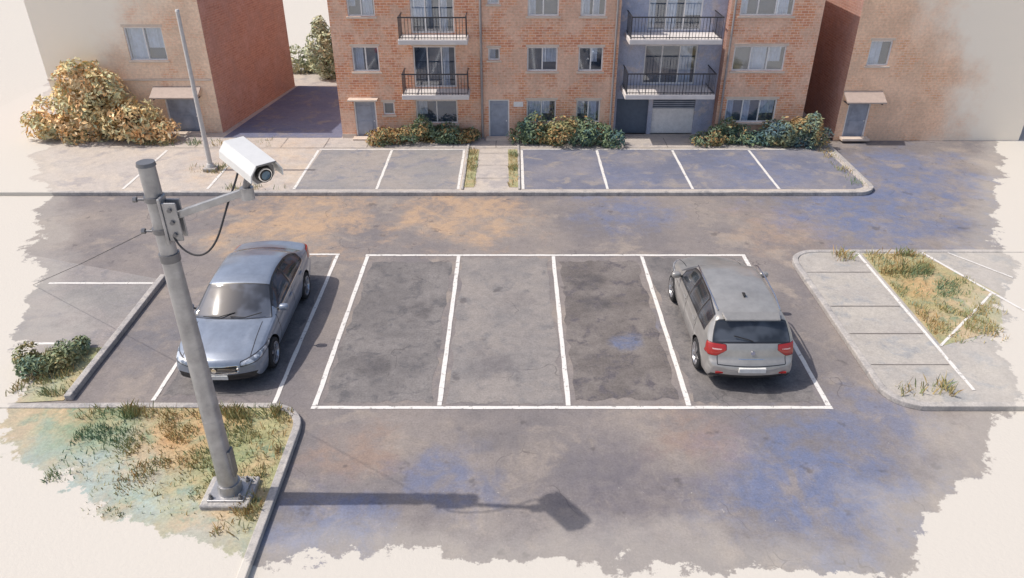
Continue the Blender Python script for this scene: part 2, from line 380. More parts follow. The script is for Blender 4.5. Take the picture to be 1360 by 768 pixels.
grass('grass', [(-1.57, -1.2, 23.0, 26.6, 420, .14, .13), (-.12, .2, 23.0, 26.6, 420, .14, .13), (-9.5, -7.4, 22.75, 23.1, 160, .15, .12), (11.2, 11.7, 22.9, 26.5, 220, .16, .125),
                (-14, -9, 26.9, 27.6, 450, .16, .12), (-11.2, -9.9, 24.2, 24.9, 160, .18, .12)], GP, 6)

# ---------------------------------------------------------------- buildings
def brick_mat(name, plain, b1, b2, mortar, patch=(.42, .56), fadex=None):
    nb = NB(name); x, y, z = nb.xyz()
    cb = nb.n('ShaderNodeCombineXYZ'); nb.set(cb, 0, nb.math('ADD', x, y)); nb.set(cb, 1, z)
    br = nb.n('ShaderNodeTexBrick'); nb.set(br, 'Vector', cb.outputs[0])
    nb.set(br, 'Color1', b1); nb.set(br, 'Color2', b2); nb.set(br, 'Mortar', mortar)
    br.inputs['Scale'].default_value = 1; br.inputs['Brick Width'].default_value = .25; br.inputs['Row Height'].default_value = .09
    br.inputs['Mortar Size'].default_value = .009; br.inputs['Bias'].default_value = .1
    pl = nb.mix(nb.mr(nb.noise(.9, 4, .6), .35, .65), plain, tuple(c*.8 for c in plain))
    col = nb.mix(nb.mr(nb.noise(1.1, 5, .72), *patch, 0.2, 1), pl, br.outputs[0])
    col = nb.scale(col, nb.mr(nb.noise(10, 4, .72), .25, .75, .8, 1.2, False))
    if fadex:
        a, b = fadex
        xx = nb.math('ADD', x, nb.math('MULTIPLY', nb.math('SUBTRACT', nb.noise(.7, 4, .65), .5), 4.0))
        xx = nb.math('ADD', xx, nb.math('MULTIPLY', nb.math('MAXIMUM', nb.math('SUBTRACT', z, 2.5), 0.0), .8 if b > 0 else -.8))
        col = nb.mix(nb.mr(xx, a, b), col, (.97, .88, .75))
    nb.bump(br.outputs['Fac'], .3, -.01)
    return nb.fin(col, .9, 0, .2)
m_brick = brick_mat('brick_orange', (.88, .60, .45), (.62, .24, .14), (.78, .38, .22), (.85, .64, .50), (.42, .58))
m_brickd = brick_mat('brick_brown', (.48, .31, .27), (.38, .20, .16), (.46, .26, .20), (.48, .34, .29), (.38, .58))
m_peachL = brick_mat('render_peach', (.95, .72, .54), (.78, .44, .28), (.84, .54, .36), (.86, .68, .54), (.50, .66), (-14.0, -16.5))
m_peachR = brick_mat('render_peach_b', (.95, .66, .47), (.78, .42, .25), (.84, .50, .31), (.86, .66, .52), (.50, .66), (15.5, 18.0))
m_blue = wash('plaster_shade_blue', (.45, .47, .57), (.35, .39, .51), (.54, .50, .51), mask=False, scale=.8)  # plaster of the balcony recess, with its blue shade put into the colour
m_frame = simple('window_frame_white', (.80, .78, .77), .5)
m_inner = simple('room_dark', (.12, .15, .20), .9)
m_curt = simple('curtain', (.68, .71, .78), .9, sc_=5, var=.2)
m_slab = simple('balcony_concrete', (.68, .64, .62), .8, sc_=2)
m_rail = simple('railing_metal', (.07, .07, .08), .5, .5)
m_door = simple('door_bluegrey', (.33, .36, .43), .6, sc_=3, var=.25)
m_trim = simple('stone_trim', (.66, .55, .46), .85, sc_=3)
m_roof = simple('roof_felt', (.30, .28, .27), .9)
m_pipe = simple('downpipe', (.35, .33, .33), .5, .3)
m_awn = simple('awning_metal', (.45, .36, .31), .6)
nb = NB('window_glass')
tr = nb.n('ShaderNodeBsdfTransparent'); tr.inputs[0].default_value = (.75, .82, .9, 1)
gl = nb.n('ShaderNodeBsdfGlossy'); gl.inputs['Roughness'].default_value = .04; gl.inputs[0].default_value = (.9, .95, 1, 1)
mx = nb.n('ShaderNodeMixShader'); mx.inputs[0].default_value = .22
nb.nt.links.new(tr.outputs[0], mx.inputs[1]); nb.nt.links.new(gl.outputs[0], mx.inputs[2])
nb.nt.links.new(mx.outputs[0], nb.nt.nodes['Material Output'].inputs[0]); m_glass = nb.m

def wall(name, x0, x1, z0, z1, y, ops, mat, parent, dep=.13):
    xs = sorted({x0, x1, *[o[0] for o in ops], *[o[1] for o in ops]}); zs = sorted({z0, z1, *[o[2] for o in ops], *[o[3] for o in ops]})
    v, f = [], []
    def q(*p): k = len(v); v.extend(p); f.append((k, k+1, k+2, k+3))
    for a, b in zip(xs, xs[1:]):
        for c, d in zip(zs, zs[1:]):
            mx_, mz = (a+b)/2, (c+d)/2
            if any(o[0] < mx_ < o[1] and o[2] < mz < o[3] for o in ops): continue
            q((a, y, c), (b, y, c), (b, y, d), (a, y, d))
    for (a, b, c, d) in [o[:4] for o in ops]:
        q((a, y, c), (a, y, d), (a, y+dep, d), (a, y+dep, c)); q((b, y, d), (b, y, c), (b, y+dep, c), (b, y+dep, d))
        q((a, y, d), (b, y, d), (b, y+dep, d), (a, y+dep, d)); q((b, y, c), (a, y, c), (a, y+dep, c), (b, y+dep, c))
    return mobj(name, v, f, mat, parent)
def window(parent, x0, x1, z0, z1, y, n=2, sill=True, door=False):
    t = .05; F = []; yy = y+.05
    F += [(x0, x1, yy, yy+.06, z0, z0+t), (x0, x1, yy, yy+.06, z1-t, z1), (x0, x0+t, yy, yy+.06, z0+t, z1-t), (x1-t, x1, yy, yy+.06, z0+t, z1-t)]
    for i in range(1, n):
        xm = x0+(x1-x0)*i/n; F.append((xm-.022, xm+.022, yy+.003, yy+.057, z0+t, z1-t))
    boxes('window_frame', F, m_frame, parent)
    mobj('window_pane', [(x0+.02, yy+.03, z0+.02), (x1-.02, yy+.03, z0+.02), (x1-.02, yy+.03, z1-.02), (x0+.02, yy+.03, z1-.02)], [(0, 1, 2, 3)], m_glass, parent)
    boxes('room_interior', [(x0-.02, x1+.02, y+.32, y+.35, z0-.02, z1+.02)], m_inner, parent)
    v, f = [], []
    for i in range(n):
        if random.random() < .25: continue
        a = x0+(x1-x0)*i/n+.03; b = a+(x1-x0)/n*random.uniform(.35, .95); zt = z1-.02; zb = z0+(random.choice([0, 0, .35]))*(z1-z0)
        m = 10
        for k in range(m+1):
            xx = a+(b-a)*k/m; dy = .02*math.sin(k*2.4); v += [(xx, y+.2+dy, zb), (xx, y+.2+dy, zt)]
        base = len(v)-2*(m+1)
        for k in range(m): f.append((base+2*k, base+2*k+2, base+2*k+3, base+2*k+1))
    if v: mobj('curtain', v, f, m_curt, parent)
    if sill: boxes('sill', [(x0-.06, x1+.06, y-.06, y+.045, z0-.07, z0-.004)], m_trim, parent, .008)
    boxes('lintel', [(x0-.05, x1+.05, y-.015, y+.04, z1+.004, z1+.09)], m_trim, parent)
def door(parent, x0, x1, z0, z1, y, mat=None):
    boxes('door_frame', [(x0, x0+.05, y+.03, y+.1, z0, z1), (x1-.05, x1, y+.03, y+.1, z0, z1), (x0+.05, x1-.05, y+.03, y+.1, z1-.05, z1)], m_frame, parent)
    boxes('door', [(x0+.052, x1-.052, y+.07, y+.11, z0, z1-.052)], mat or m_door, parent)
    w_ = x1-x0; boxes('door_panel', [(x0+w_*.22, x1-w_*.22, y+.055, y+.069, z0+(z1-z0)*.55, z1-.2), (x0+w_*.22, x1-w_*.22, y+.055, y+.069, z0+.15, z0+(z1-z0)*.45)], m_door, parent, .005)
    cyl('door_knob', (x1-.11, y+.04, z0+.65), (x1-.11, y+.07, z0+.65), .025, .025, m_frame, parent, 10)
    boxes('door_step', [(x0-.1, x1+.1, y-.35, y-.002, .1, .19)], m_trim, parent, .01)
def balcony(parent, x0, x1, yf, yb, zs, ztop):
    boxes('balcony_slab', [(x0, x1, yf, yb, zs, zs+.17)], m_slab, parent, .015)
    L = []; zb = zs+.22
    L += [(x0+.03, x1-.03, yf+.03, yf+.07, ztop-.04, ztop), (x0+.03, x1-.03, yf+.04, yf+.06, zb, zb+.025)]
    n = int((x1-x0)/.115)
    for i in range(n+1):
        x = x0+.05+(x1-x0-.1)*i/n; wd = .022 if i % 6 == 0 else .010
        L.append((x-wd/2-.002, x+wd/2+.002, yf+.043, yf+.057, zs+.17, ztop-.042))
    for xs in (x0+.04, x1-.07):
        L += [(xs, xs+.03, yf+.075, yb, ztop-.038, ztop-.002), (xs+.005, xs+.025, yf+.075, yb, zb+.001, zb+.02)]
        m = int((yb-yf)/.12)
        for j in range(1, m): yy = yf+.07+(yb-yf-.07)*j/m; L.append((xs+.009, xs+.021, yy, yy+.012, zs+.17, ztop-.04))
    boxes('balcony_railing', L, m_rail, parent)

ap = empty('apartment_building')
Y0 = 27.9; TOP = 6.35; P = 1.94
def rows(x0, x1, zb=.71, zt=1.58, rr=(0, 1, 2)):
    return [(x0, x1, zb+P*r, zt+P*r) for r in rr]
secL = rows(-5.82, -4.84, .7, 1.6, (1, 2)) + [(-3.62, -2.05, .68, 1.58)] + [(-4.85, -4.42, 1.02, 1.5)]
drL = [(-5.95, -5.12, .12, 1.55)]; bdL = [(-3.6, -2.05, 2.06+P*r, 3.55+P*r) for r in (0, 1)]
wall('brick_wall', -6.49, -1.12, 0, TOP, Y0, secL+drL+bdL, m_brick, ap)
for o in secL: window(ap, *o, Y0, 2 if o[1]-o[0] > .6 else 1)
for o in drL: door(ap, *o, Y0)
for o in bdL: window(ap, *o, Y0, 3, False)
secM = rows(.55, 1.66)+rows(2.42, 3.32)+[(-.87, -.44, 3.05, 3.48), (-.87, -.44, 3.05+P, 3.48+P)]
drM = [(-.88, -.1, .12, 1.6)]
wall('brick_wall', -1.12, 3.86, 0, TOP, Y0+.003, secM+drM, m_brick, ap)
for o in secM: window(ap, *o, Y0+.003, 2 if o[1]-o[0] > .6 else 1)
for o in drM: door(ap, *o, Y0+.003)
boxes('sign_plate', [(.06, .42, Y0-.03, Y0, 1.33, 1.52)], m_frame, ap, .01)
YR = 28.35
bdR = [(4.9, 6.85, 2.06+P*r, 3.5+P*r) for r in (0, 1)]
gar = [(4.0, 5.22, .12, 1.5), (5.38, 7.0, .12, 1.52)]
wall('plaster_wall', 3.86, 7.72, 0, TOP, YR, bdR+gar, m_blue, ap)
for o in bdR: window(ap, *o, YR, 3, False)
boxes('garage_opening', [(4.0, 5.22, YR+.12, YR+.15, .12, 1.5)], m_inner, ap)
boxes('garage_door', [(5.38, 7.0, YR+.10, YR+.13, .12, 1.1)], m_frame, ap)
boxes('garage_slats', [(5.38, 7.0, YR+.07, YR+.12, 1.12+.08*i, 1.16+.08*i) for i in range(5)], m_door, ap)
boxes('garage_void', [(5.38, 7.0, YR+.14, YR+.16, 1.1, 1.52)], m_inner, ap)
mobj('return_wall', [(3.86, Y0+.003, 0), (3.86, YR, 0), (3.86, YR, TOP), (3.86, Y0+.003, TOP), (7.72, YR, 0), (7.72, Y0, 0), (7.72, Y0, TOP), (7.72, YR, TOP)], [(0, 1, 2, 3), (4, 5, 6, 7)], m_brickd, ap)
secR = rows(8.05, 9.95, .72, 1.62)
wall('brick_wall', 7.72, 11.0, 0, TOP, Y0, secR, m_brick, ap)
for o in secR: window(ap, *o, Y0, 3)
mobj('side_walls', [(-6.49, Y0, 0), (-6.49, 36, 0), (-6.49, 36, TOP), (-6.49, Y0, TOP), (11.0, Y0, 0), (11.0, 36, 0), (11.0, 36, TOP), (11.0, Y0, TOP)],
     [(0, 1, 2, 3), (4, 7, 6, 5), (1, 5, 6, 2)], m_brick, ap)
boxes('roof', [(-6.45, 10.96, Y0+.5, 35.97, TOP-.12, TOP-.02)], m_roof, ap)
boxes('parapet', [(-6.55, 3.9, Y0-.08, Y0+.15, TOP, TOP+.12), (7.68, 11.06, Y0-.08, Y0+.15, TOP, TOP+.12), (3.9, 7.68, YR-.08, YR+.15, TOP, TOP+.12),
                  (-6.55, -6.35, Y0+.15, 36, TOP, TOP+.12), (10.86, 11.06, Y0+.15, 36, TOP, TOP+.12)], m_trim, ap)
for r in (0, 1): balcony(ap, -3.98, -1.55, 27.0, Y0, 1.85+P*r, 2.78+P*r); balcony(ap, 4.1, 7.35, 27.05, YR, 1.85+P*r, 2.78+P*r)
cyl('downpipe', (-1.12, Y0-.07, .1), (-1.12, Y0-.07, TOP), .045, .045, m_pipe, ap, 10)
cyl('downpipe', (3.72, Y0-.07, .1), (3.72, Y0-.07, TOP), .04, .04, m_pipe, ap, 10)
cyl('downpipe', (7.85, Y0-.07, .1), (7.85, Y0-.07, TOP), .04, .04, m_pipe, ap, 10)
boxes('door_canopy', [(-6.1, -5.0, Y0-.35, Y0-.002, 1.62, 1.68)], m_trim, ap, .01)
boxes('plinth', [(-6.5, -5.97, Y0-.03, Y0-.001, 0, .28), (-5.1, -1.2, Y0-.03, Y0-.001, 0, .28), (.0, 3.66, Y0-.03, Y0-.001, 0, .28), (7.92, 11.02, Y0-.03, Y0-.001, 0, .28)], m_trim, ap)

def side_building(x0, x1, y0, y1, top, mf, ms, win, drs, x1b=None):
    x1b = x1 if x1b is None else x1b
    b = empty('brick_building')
    wall('front_wall', x0, x1, 0, top, y0, win+drs, mf, b)
    for o in win: window(b, *o, y0, 2 if o[1]-o[0] > 1 else 1)
    for o in drs:
        door(b, *o, y0)
        a, c = o[0]-.3, o[1]+.3; zt = o[3]+.05
        mobj('awning', [(a, y0-.55, zt), (c, y0-.55, zt), (c, y0-.02, zt+.28), (a, y0-.02, zt+.28), (a, y0-.55, zt-.05), (c, y0-.55, zt-.05), (c, y0-.02, zt+.2), (a, y0-.02, zt+.2)],
             [(0, 1, 2, 3), (7, 6, 5, 4), (0, 4, 5, 1), (1, 5, 6, 2), (3, 7, 4, 0)], m_awn, b)
        boxes('awning_bracket', [(a+.08, a+.12, y0-.45, y0-.02, zt-.12, zt-.08), (c-.12, c-.08, y0-.45, y0-.02, zt-.12, zt-.08)], m_rail, b)
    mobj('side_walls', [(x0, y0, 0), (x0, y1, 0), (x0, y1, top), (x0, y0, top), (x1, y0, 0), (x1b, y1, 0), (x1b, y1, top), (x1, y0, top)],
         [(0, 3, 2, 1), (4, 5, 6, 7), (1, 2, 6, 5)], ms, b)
    mobj('roof', [(x0, y0+.03, top-.03), (x1, y0+.03, top-.03), (x1b, y1-.03, top-.03), (x0, y1-.03, top-.03)], [(0, 1, 2, 3)], m_roof, b)
    boxes('parapet', [(x0-.05, x1+.05, y0-.05, y0+.12, top, top+.1)], m_trim, b)
    return b
b = side_building(-17.5, -11.3, 28.5, 35.2, 6.3, m_peachL, m_brickd, [(-14.2, -12.8, 2.9, 4.1)], [(-13.3, -12.1, .12, 1.6)], -10.15)
boxes('string_course', [(-17.5, -11.35, 28.45, 28.497, 2.15, 2.22)], m_trim, b)
b = side_building(12.35, 19.5, 27.9, 35, 6.3, m_peachR, m_brickd, [(12.95, 13.75, 2.85, 3.75)], [(12.65, 13.5, .12, 1.6)])

# ---------------------------------------------------------------- cars
m_tyre = simple('tyre_rubber', (.025, .025, .027), .85)
m_rim = simple('alloy_rim', (.55, .55, .57), .3, .9, .05)
m_rimd = simple('brake_dark', (.05, .05, .055), .6, .3)
m_black = simple('black_plastic', (.02, .02, .022), .5)
m_plate = simple('plate_white', (.68, .68, .66), .5)
m_chrome = simple('chrome', (.75, .75, .77), .15, 1.0, .03)
def wheel(parent, x, y, r, side):
    prof = [(r*.60, -.10), (r*.88, -.112), (r*.97, -.095), (r, -.06), (r, .06), (r*.97, .095), (r*.88, .112), (r*.70, .106)]
    prof2 = [(r*.70, .106), (r*.72, .112), (r*.66, .108), (r*.62, .07), (r*.58, .045), (r*.12, .04), (.001, .04)]
    v, f, mi = [], [], []; N = 40
    def lathe(pr, m):
        k = len(v)
        for i in range(N):
            a = 2*math.pi*i/N
            for (rr, xx) in pr: v.append((side*xx, rr*math.cos(a), rr*math.sin(a)))
        n = len(pr)
        for i in range(N):
            j = (i+1) % N
            for t in range(n-1):
                f.append((k+i*n+t, k+j*n+t, k+j*n+t+1, k+i*n+t+1)); mi.append(m if (m == 0 or t < 3) else 2)
    lathe(prof, 0); lathe(prof2, 1)
    for s in range(5):
        for off in (-.11, .11):
            a = 2*math.pi*s/5+off; ca, sa = math.cos(a), math.sin(a); hw = .018; k = len(v)
            for (rr, xx) in ((r*.1, .095), (r*.68, .105), (r*.68, .07), (r*.1, .05)):
                for sg in (-1, 1): v.append((side*xx, rr*ca-sg*hw*sa, rr*sa+sg*hw*ca))
            for q in ((0, 1, 3, 2), (2, 3, 5, 4), (4, 5, 7, 6), (0, 2, 4, 6), (1, 7, 5, 3)): f.append(tuple(k+i for i in q)); mi.append(1)
    k = len(v)
    for i in range(16): a = 2*math.pi*i/16; v.append((side*.102, r*.15*math.cos(a), r*.15*math.sin(a)))
    f.append(tuple(range(k, k+16))); mi.append(1)
    o = mobj('wheel', v, f, [m_tyre, m_rim, m_rimd], parent); o.location = (x, y, r)
    o.data.polygons.foreach_set('material_index', mi)
    bm = bmesh.new(); bm.from_mesh(o.data); bmesh.ops.recalc_face_normals(bm, faces=bm.faces); bm.to_mesh(o.data); bm.free()
    o.data.shade_smooth(); o.data.set_sharp_from_angle(angle=math.radians(35))

def car(name, C, loc, rotz, scl=1.0):
    L, W = C['L'], C['W']; e = empty(name, loc); e.rotation_euler = (0, 0, rotz); e.scale = (scl, scl, scl)
    XS = np.linspace(-.5, L+.5, 3000); dx = XS[1]-XS[0]
    def prof(pts, sig):
        p = np.array(pts); y = np.interp(XS, p[:, 0], p[:, 1])
        k = np.arange(-400, 401)*dx; g_ = np.exp(-.5*(k/sig)**2); g_ /= g_.sum()
        ys = np.convolve(np.pad(y, 400, mode='edge'), g_, 'valid')
        wgt = np.clip(np.minimum(XS, L-XS)/.35, 0, 1)
        g2_ = np.exp(-.5*(k/.014)**2); g2_ /= g2_.sum()
        y2 = np.convolve(np.pad(y, 400, mode='edge'), g2_, 'valid')
        yy = y2*(1-wgt)+ys*wgt
        return lambda s: np.interp(s, XS, yy)
    T, B, Z, Wd, Bow = prof(C['T'], .05), prof(C['B'], .08), prof(C['Z'], .05), prof(C['Wd'], .1), prof(C['bow'], .15)
    tb = C['tumble']
    def par(s):
        t, b = T(s), B(s); h = np.maximum(t-b, .01); drop = np.minimum(.055, .55*h); wB = .955*Wd(s)
        return t, b, h, drop, wB, wB-tb*h-.02
    fz = np.array([0, .1, .22, .42, .6, .72, .78, .9, 1]); fw = np.array([.90, .955, .975, 1.0, .998, .99, .972, .972, .955])
    def half(s):
        t, b, h, drop, wB, wT = par(s); z0 = Z(s); w_ = Wd(s); pts = []
        for u in np.linspace(0, 1, 6, endpoint=False): pts.append((u*.9*w_, z0))
        for u in np.linspace(0, 1, 34, endpoint=False): pts.append((w_*np.interp(u, fz, fw), z0+(b-z0)*u))
        P0, P1 = np.array([wB, b]), np.array([wT, t-drop]); d = P1-P0; ln = np.linalg.norm(d); r = min(.09, .45*ln)
        A = P1-d/ln*r; cw = wT-r; Cc = np.array([cw, t-drop*(cw/wT)**2])
        for u in np.linspace(0, 1, 24, endpoint=False):
            q = P0+(A-P0)*u; q[0] += .02*math.sin(math.pi*u)*min(1, h/.3); pts.append(tuple(q))
        for u in np.linspace(0, 1, 8, endpoint=False): q = (1-u)**2*A+2*u*(1-u)*P1+u*u*Cc; pts.append(tuple(q))
        for u in np.linspace(0, 1, 20):
            y = cw*(1-u); pts.append((y, t-drop*(y/wT)**2))
        return pts
    def crease(x, s):
        f_ = np.clip((s-.35)/.3, 0, 1)*np.clip((C['ws'][0]-.02-s)/.25, 0, 1)
        a = np.abs(x); c = .42+.10*s/1.1
        return f_*(.014/(1+np.exp(-(c-a)/.018))*-1+.014)
    def ring(s):
        h = half(s); return [(x, z) for x, z in h]+[(-x, z) for x, z in h[-2:0:-1]]
    S = np.concatenate([np.linspace(0, .3, 30, endpoint=False), np.linspace(.3, L-.55, 110, endpoint=False), np.linspace(L-.55, L, 56)])
    V = []; R = []
    def addring(rg, s, dome=0):
        k = len(V)
        for x, z in rg:
            V.append((x, s+dome+float(Bow(s))*(x/W)**2-L/2, z+(float(crease(x, s)) if z > B(s)+.01 else 0)))
        R.append(k)
    r0, r1 = ring(0.0), ring(L)
    NC = 12
    def capr(rg, f_):
        zc = (min(z for x, z in rg)+max(z for x, z in rg))/2
        return [(x*f_, zc+(z-zc)*f_) for x, z in rg]
    for i in range(NC): f_ = (i+.5)/NC; addring(capr(r0, f_), 0.0, -.03*(1-f_**2))
    for s in S: addring(ring(s), s)
    for i in range(NC-1, -1, -1): f_ = (i+.5)/NC; addring(capr(r1, f_), L, .03*(1-f_**2))
    n = len(r0); F = []
    for a, b in zip(R, R[1:]):
        for i in range(n): j = (i+1) % n; F.append((a+i, a+j, b+j, b+i))
    F.append(tuple(range(R[0], R[0]+n))); F.append(tuple(range(R[-1]+n-1, R[-1]-1, -1)))
    me = bpy.data.meshes.new('body'); me.from_pydata(V, [], F)
    bm = bmesh.new(); bm.from_mesh(me); bmesh.ops.recalc_face_normals(bm, faces=bm.faces); bm.to_mesh(me); bm.free()
    def masks(co_):
        x, y, z = co_[:, 0], co_[:, 1], co_[:, 2]; ax = np.abs(x); s = y+L/2
        for _ in range(3): s = y+L/2-Bow(s)*(x/W)**2
        t, b, h, drop, wB, wT = par(s)
        side = np.minimum.reduce([z-(b+.03), t-drop-.04-z, s-C['sw'][0], C['sw'][1]-s-np.maximum(0, z-b-.15)*C['sw'][2], ax-.45])
        chs = np.minimum(side+.042, ax-.45)
        rimm = side+.022
        for p in C['pil']: side = np.minimum(side, np.abs(s-p)-.024)
        ws = np.minimum.reduce([s-C['ws'][0], C['ws'][1]-s, wT-.02-ax, z-(t-drop-.02)])
        rw = np.minimum.reduce([s-C['rw'][0], C['rw'][1]-s, wT-C.get('rwi', .05)-ax, z-(t-drop-.02)])
        glass = np.maximum.reduce([side, ws, rw]); rimm = np.maximum.reduce([rimm, ws+.02, rw+.02])
        dk = np.maximum(Z(s)+.05-z, C['gr'](ax, z, s))
        ch = C['ch'](ax, z, s)
        if C.get('chside'): ch = np.maximum(ch, np.minimum(chs, b+.03-z+.012))
        return dict(glass=glass, rim=rimm, lamp=C['hl'](ax, z, s), red=C['tl'](ax, z, s), dark=dk, chrome=ch, white=C['wl'](ax, z, s))
    co_ = np.array(V); M = masks(co_)
    nr = np.zeros(len(V)*3); me.vertices.foreach_get('normal', nr); nr = nr.reshape(-1, 3)
    dsp = .010*np.clip(M['glass']/.02, 0, 1)+.02*np.clip(C['gr'](np.abs(co_[:, 0]), co_[:, 2], co_[:, 1]+L/2)/.02, 0, 1)
    dsp -= .008*np.clip(np.maximum(M['lamp'], M['red'])/.015, 0, 1)
    co_ = co_-nr*dsp[:, None]; me.vertices.foreach_set('co', co_.ravel()); me.update()
    nb = NB(name+'_body_paint'); tc = nb.n('ShaderNodeTexCoord').outputs['Object']; ox, oy, oz = nb.xyz(tc); aox = nb.math('ABSOLUTE', ox)
    gt = lambda a, b: nb.math('GREATER_THAN', a, b); lt = lambda a, b: nb.math('LESS_THAN', a, b)
    def AND(*a):
        r_ = a[0]
        for q in a[1:]: r_ = nb.math('MULTIPLY', r_, q)
        return r_
    col = nb.scale(nb.mix(0, C['paint'], C['paint']), nb.mr(nb.noise(3, 4, .7, vec=tc), .3, .7, .85, 1.15, False))
    def mixf(f, a, b):
        nd = nb.n('ShaderNodeMix', data_type='FLOAT'); nb.set(nd, 0, f); nb.set(nd, 2, a); nb.set(nd, 3, b); return nd.outputs[0]
    ln = None
    for (yy, z0, z1) in C['seams']:
        m_ = AND(lt(nb.math('ABSOLUTE', nb.math('SUBTRACT', oy, yy-L/2)), .010), gt(oz, z0), lt(oz, z1), gt(aox, .6))
        ln = m_ if ln is None else nb.math('MAXIMUM', ln, m_)
    y0, y1, hx = C['hood']
    m_ = AND(lt(nb.math('ABSOLUTE', nb.math('SUBTRACT', aox, hx)), .009), gt(oy, y0-L/2), lt(oy, y1-L/2), gt(oz, .55)); ln = nb.math('MAXIMUM', ln, m_)
    if 'gate' in C:
        gz, gx = C['gate']; m_ = AND(lt(nb.math('ABSOLUTE', nb.math('SUBTRACT', oz, gz)), .009), gt(oy, L/2-.6), lt(aox, gx)); ln = nb.math('MAXIMUM', ln, m_)
        m_ = AND(lt(nb.math('ABSOLUTE', nb.math('SUBTRACT', aox, gx)), .009), gt(oy, L/2-.5), gt(oz, gz)); ln = nb.math('MAXIMUM', ln, m_)
    z_ = AND(lt(nb.math('ABSOLUTE', nb.math('SUBTRACT', oz, .34)), .006), gt(aox, .6), gt(oy, 1.2-L/2), lt(oy, L/2-1.3)); ln = nb.math('MAXIMUM', ln, z_)
    def layer(f, c, r_, m__):
        return nb.mix(f, LAY[0], c), mixf(f, LAY[1], r_), mixf(f, LAY[2], m__)
    LAY = [col, .32, C['metal']]
    gv = nb.mr(nb.noise(2.2, 2, .5, vec=tc), .42, .6)
    gcol = nb.mix(gv, C['glassc'], tuple(c*2.6 for c in C['glassc']))
    lcol = nb.mix(nb.mr(nb.noise(9, 2, .5, vec=tc), .42, .55), (.60, .64, .70), (.20, .23, .28))
    for f_, c, r_, m__ in ((ln, (.015, .015, .018), .6, 0.0), (gt(nb.attr('chrome'), 0), (.7, .7, .72), .2, 1.0), (gt(nb.attr('dark'), 0), (.02, .02, .022), .55, 0.0),
                           (gt(nb.attr('rim'), 0), (.018, .018, .02), .35, 0.0), (gt(nb.attr('glass'), 0), gcol, .06, 0.0),
                           (gt(nb.attr('lamp'), -.014), (.02, .02, .025), .3, 0.0), (gt(nb.attr('lamp'), 0), lcol, .12, .35),
                           (gt(nb.attr('red'), -.01), (.06, .01, .01), .3, 0.0), (gt(nb.attr('red'), 0), (.36, .022, .018), .15, 0.0), (gt(nb.attr('white'), 0), (.62, .42, .40), .15, 0.0)):
        LAY = list(layer(f_, c, r_, m__))
    nb.fin(LAY[0], LAY[1], LAY[2], .5); nb.b.inputs['Coat Weight'].default_value = .6; nb.b.inputs['Coat Roughness'].default_value = .06
    mp = nb.m
    me.materials.append(mp); me.materials.append(m_black)
    ob = bpy.data.objects.new('body', me); sc.collection.objects.link(ob)
    wr = C['wr']; cv, cf = [], []; N = 40
    for sy in C['wheels']:
        for sd in (-1, 1):
            k = len(cv)
            for xx in (.60*sd, 1.3*sd):
                for i in range(N): a = 2*math.pi*i/N; cv.append((xx, sy-L/2+(wr+.045)*math.cos(a), wr+.01+(wr+.045)*math.sin(a)))
            for i in range(N): j = (i+1) % N; cf.append((k+i, k+j, k+N+j, k+N+i))
            cf.append(tuple(k+i for i in range(N))[::-1]); cf.append(tuple(k+N+i for i in range(N)))
    cm = bpy.data.meshes.new('c'); cm.from_pydata(cv, [], cf); cm.materials.append(mp); cm.materials.append(m_black)
    cm.polygons.foreach_set('material_index', [1]*len(cf))
    bm = bmesh.new(); bm.from_mesh(cm); bmesh.ops.recalc_face_normals(bm, faces=bm.faces); bm.to_mesh(cm); bm.free()
    cob = bpy.data.objects.new('c', cm); sc.collection.objects.link(cob)
    md = ob.modifiers.new('b', 'BOOLEAN'); md.object = cob; md.operation = 'DIFFERENCE'; md.solver = 'EXACT'
    bpy.context.view_layer.update()
    dg = bpy.context.evaluated_depsgraph_get(); nm = bpy.data.meshes.new_from_object(ob.evaluated_get(dg))
    bpy.data.objects.remove(ob); bpy.data.objects.remove(cob)
    nm.name = 'body'; ob = bpy.data.objects.new('body', nm); link(ob, e)
    q = np.zeros(len(nm.vertices)*3); nm.vertices.foreach_get('co', q); M = masks(q.reshape(-1, 3))
    for k, a in M.items():
        at = nm.attributes.new(k, 'FLOAT', 'POINT'); at.data.foreach_set('value', a.astype(np.float32))
    nm.shade_smooth(); nm.set_sharp_from_angle(angle=math.radians(38))
    for sy in C['wheels']:
        for sd in (-1, 1): wheel(e, sd*(W-.115), sy-L/2, wr, sd)
    boxes('underbody', [(-.6, .6, -L/2+.4, L/2-.4, .16, .3)], m_black, e)
    ms, mz = C['mir']; pm = simple(name+'_trim_paint', C['paint'], .3, C['metal'], .08, coat=.5)
    for sd in (-1, 1):
        bm = bmesh.new(); bmesh.ops.create_uvsphere(bm, u_segments=20, v_segments=12, radius=1)
        for vv in bm.verts:
            x, y, z = vv.co; sg = lambda a, p: math.copysign(abs(a)**p, a)
            vv.co = Vector((sd*(W+.075)+sg(x, .7)*.105, ms-L/2+sg(y, .8)*.075, mz+sg(z, .75)*.07))
        mm = bpy.data.meshes.new('mirror'); bm.to_mesh(mm); bm.free(); mm.materials.append(pm); mm.shade_smooth(); link(bpy.data.objects.new('mirror', mm), e)
        tube('mirror_arm', [(sd*(W-.1), ms-L/2, mz-.05), (sd*(W+.05), ms-L/2, mz-.02)], .02, m_black, e)
        for hs, hz in C['handles']:
            xx = sd*(W*.99); boxes('door_handle', [(xx-.012, xx+.014, hs-L/2-.09, hs-L/2+.09, hz-.014, hz+.014)], pm, e, .008)
    return e
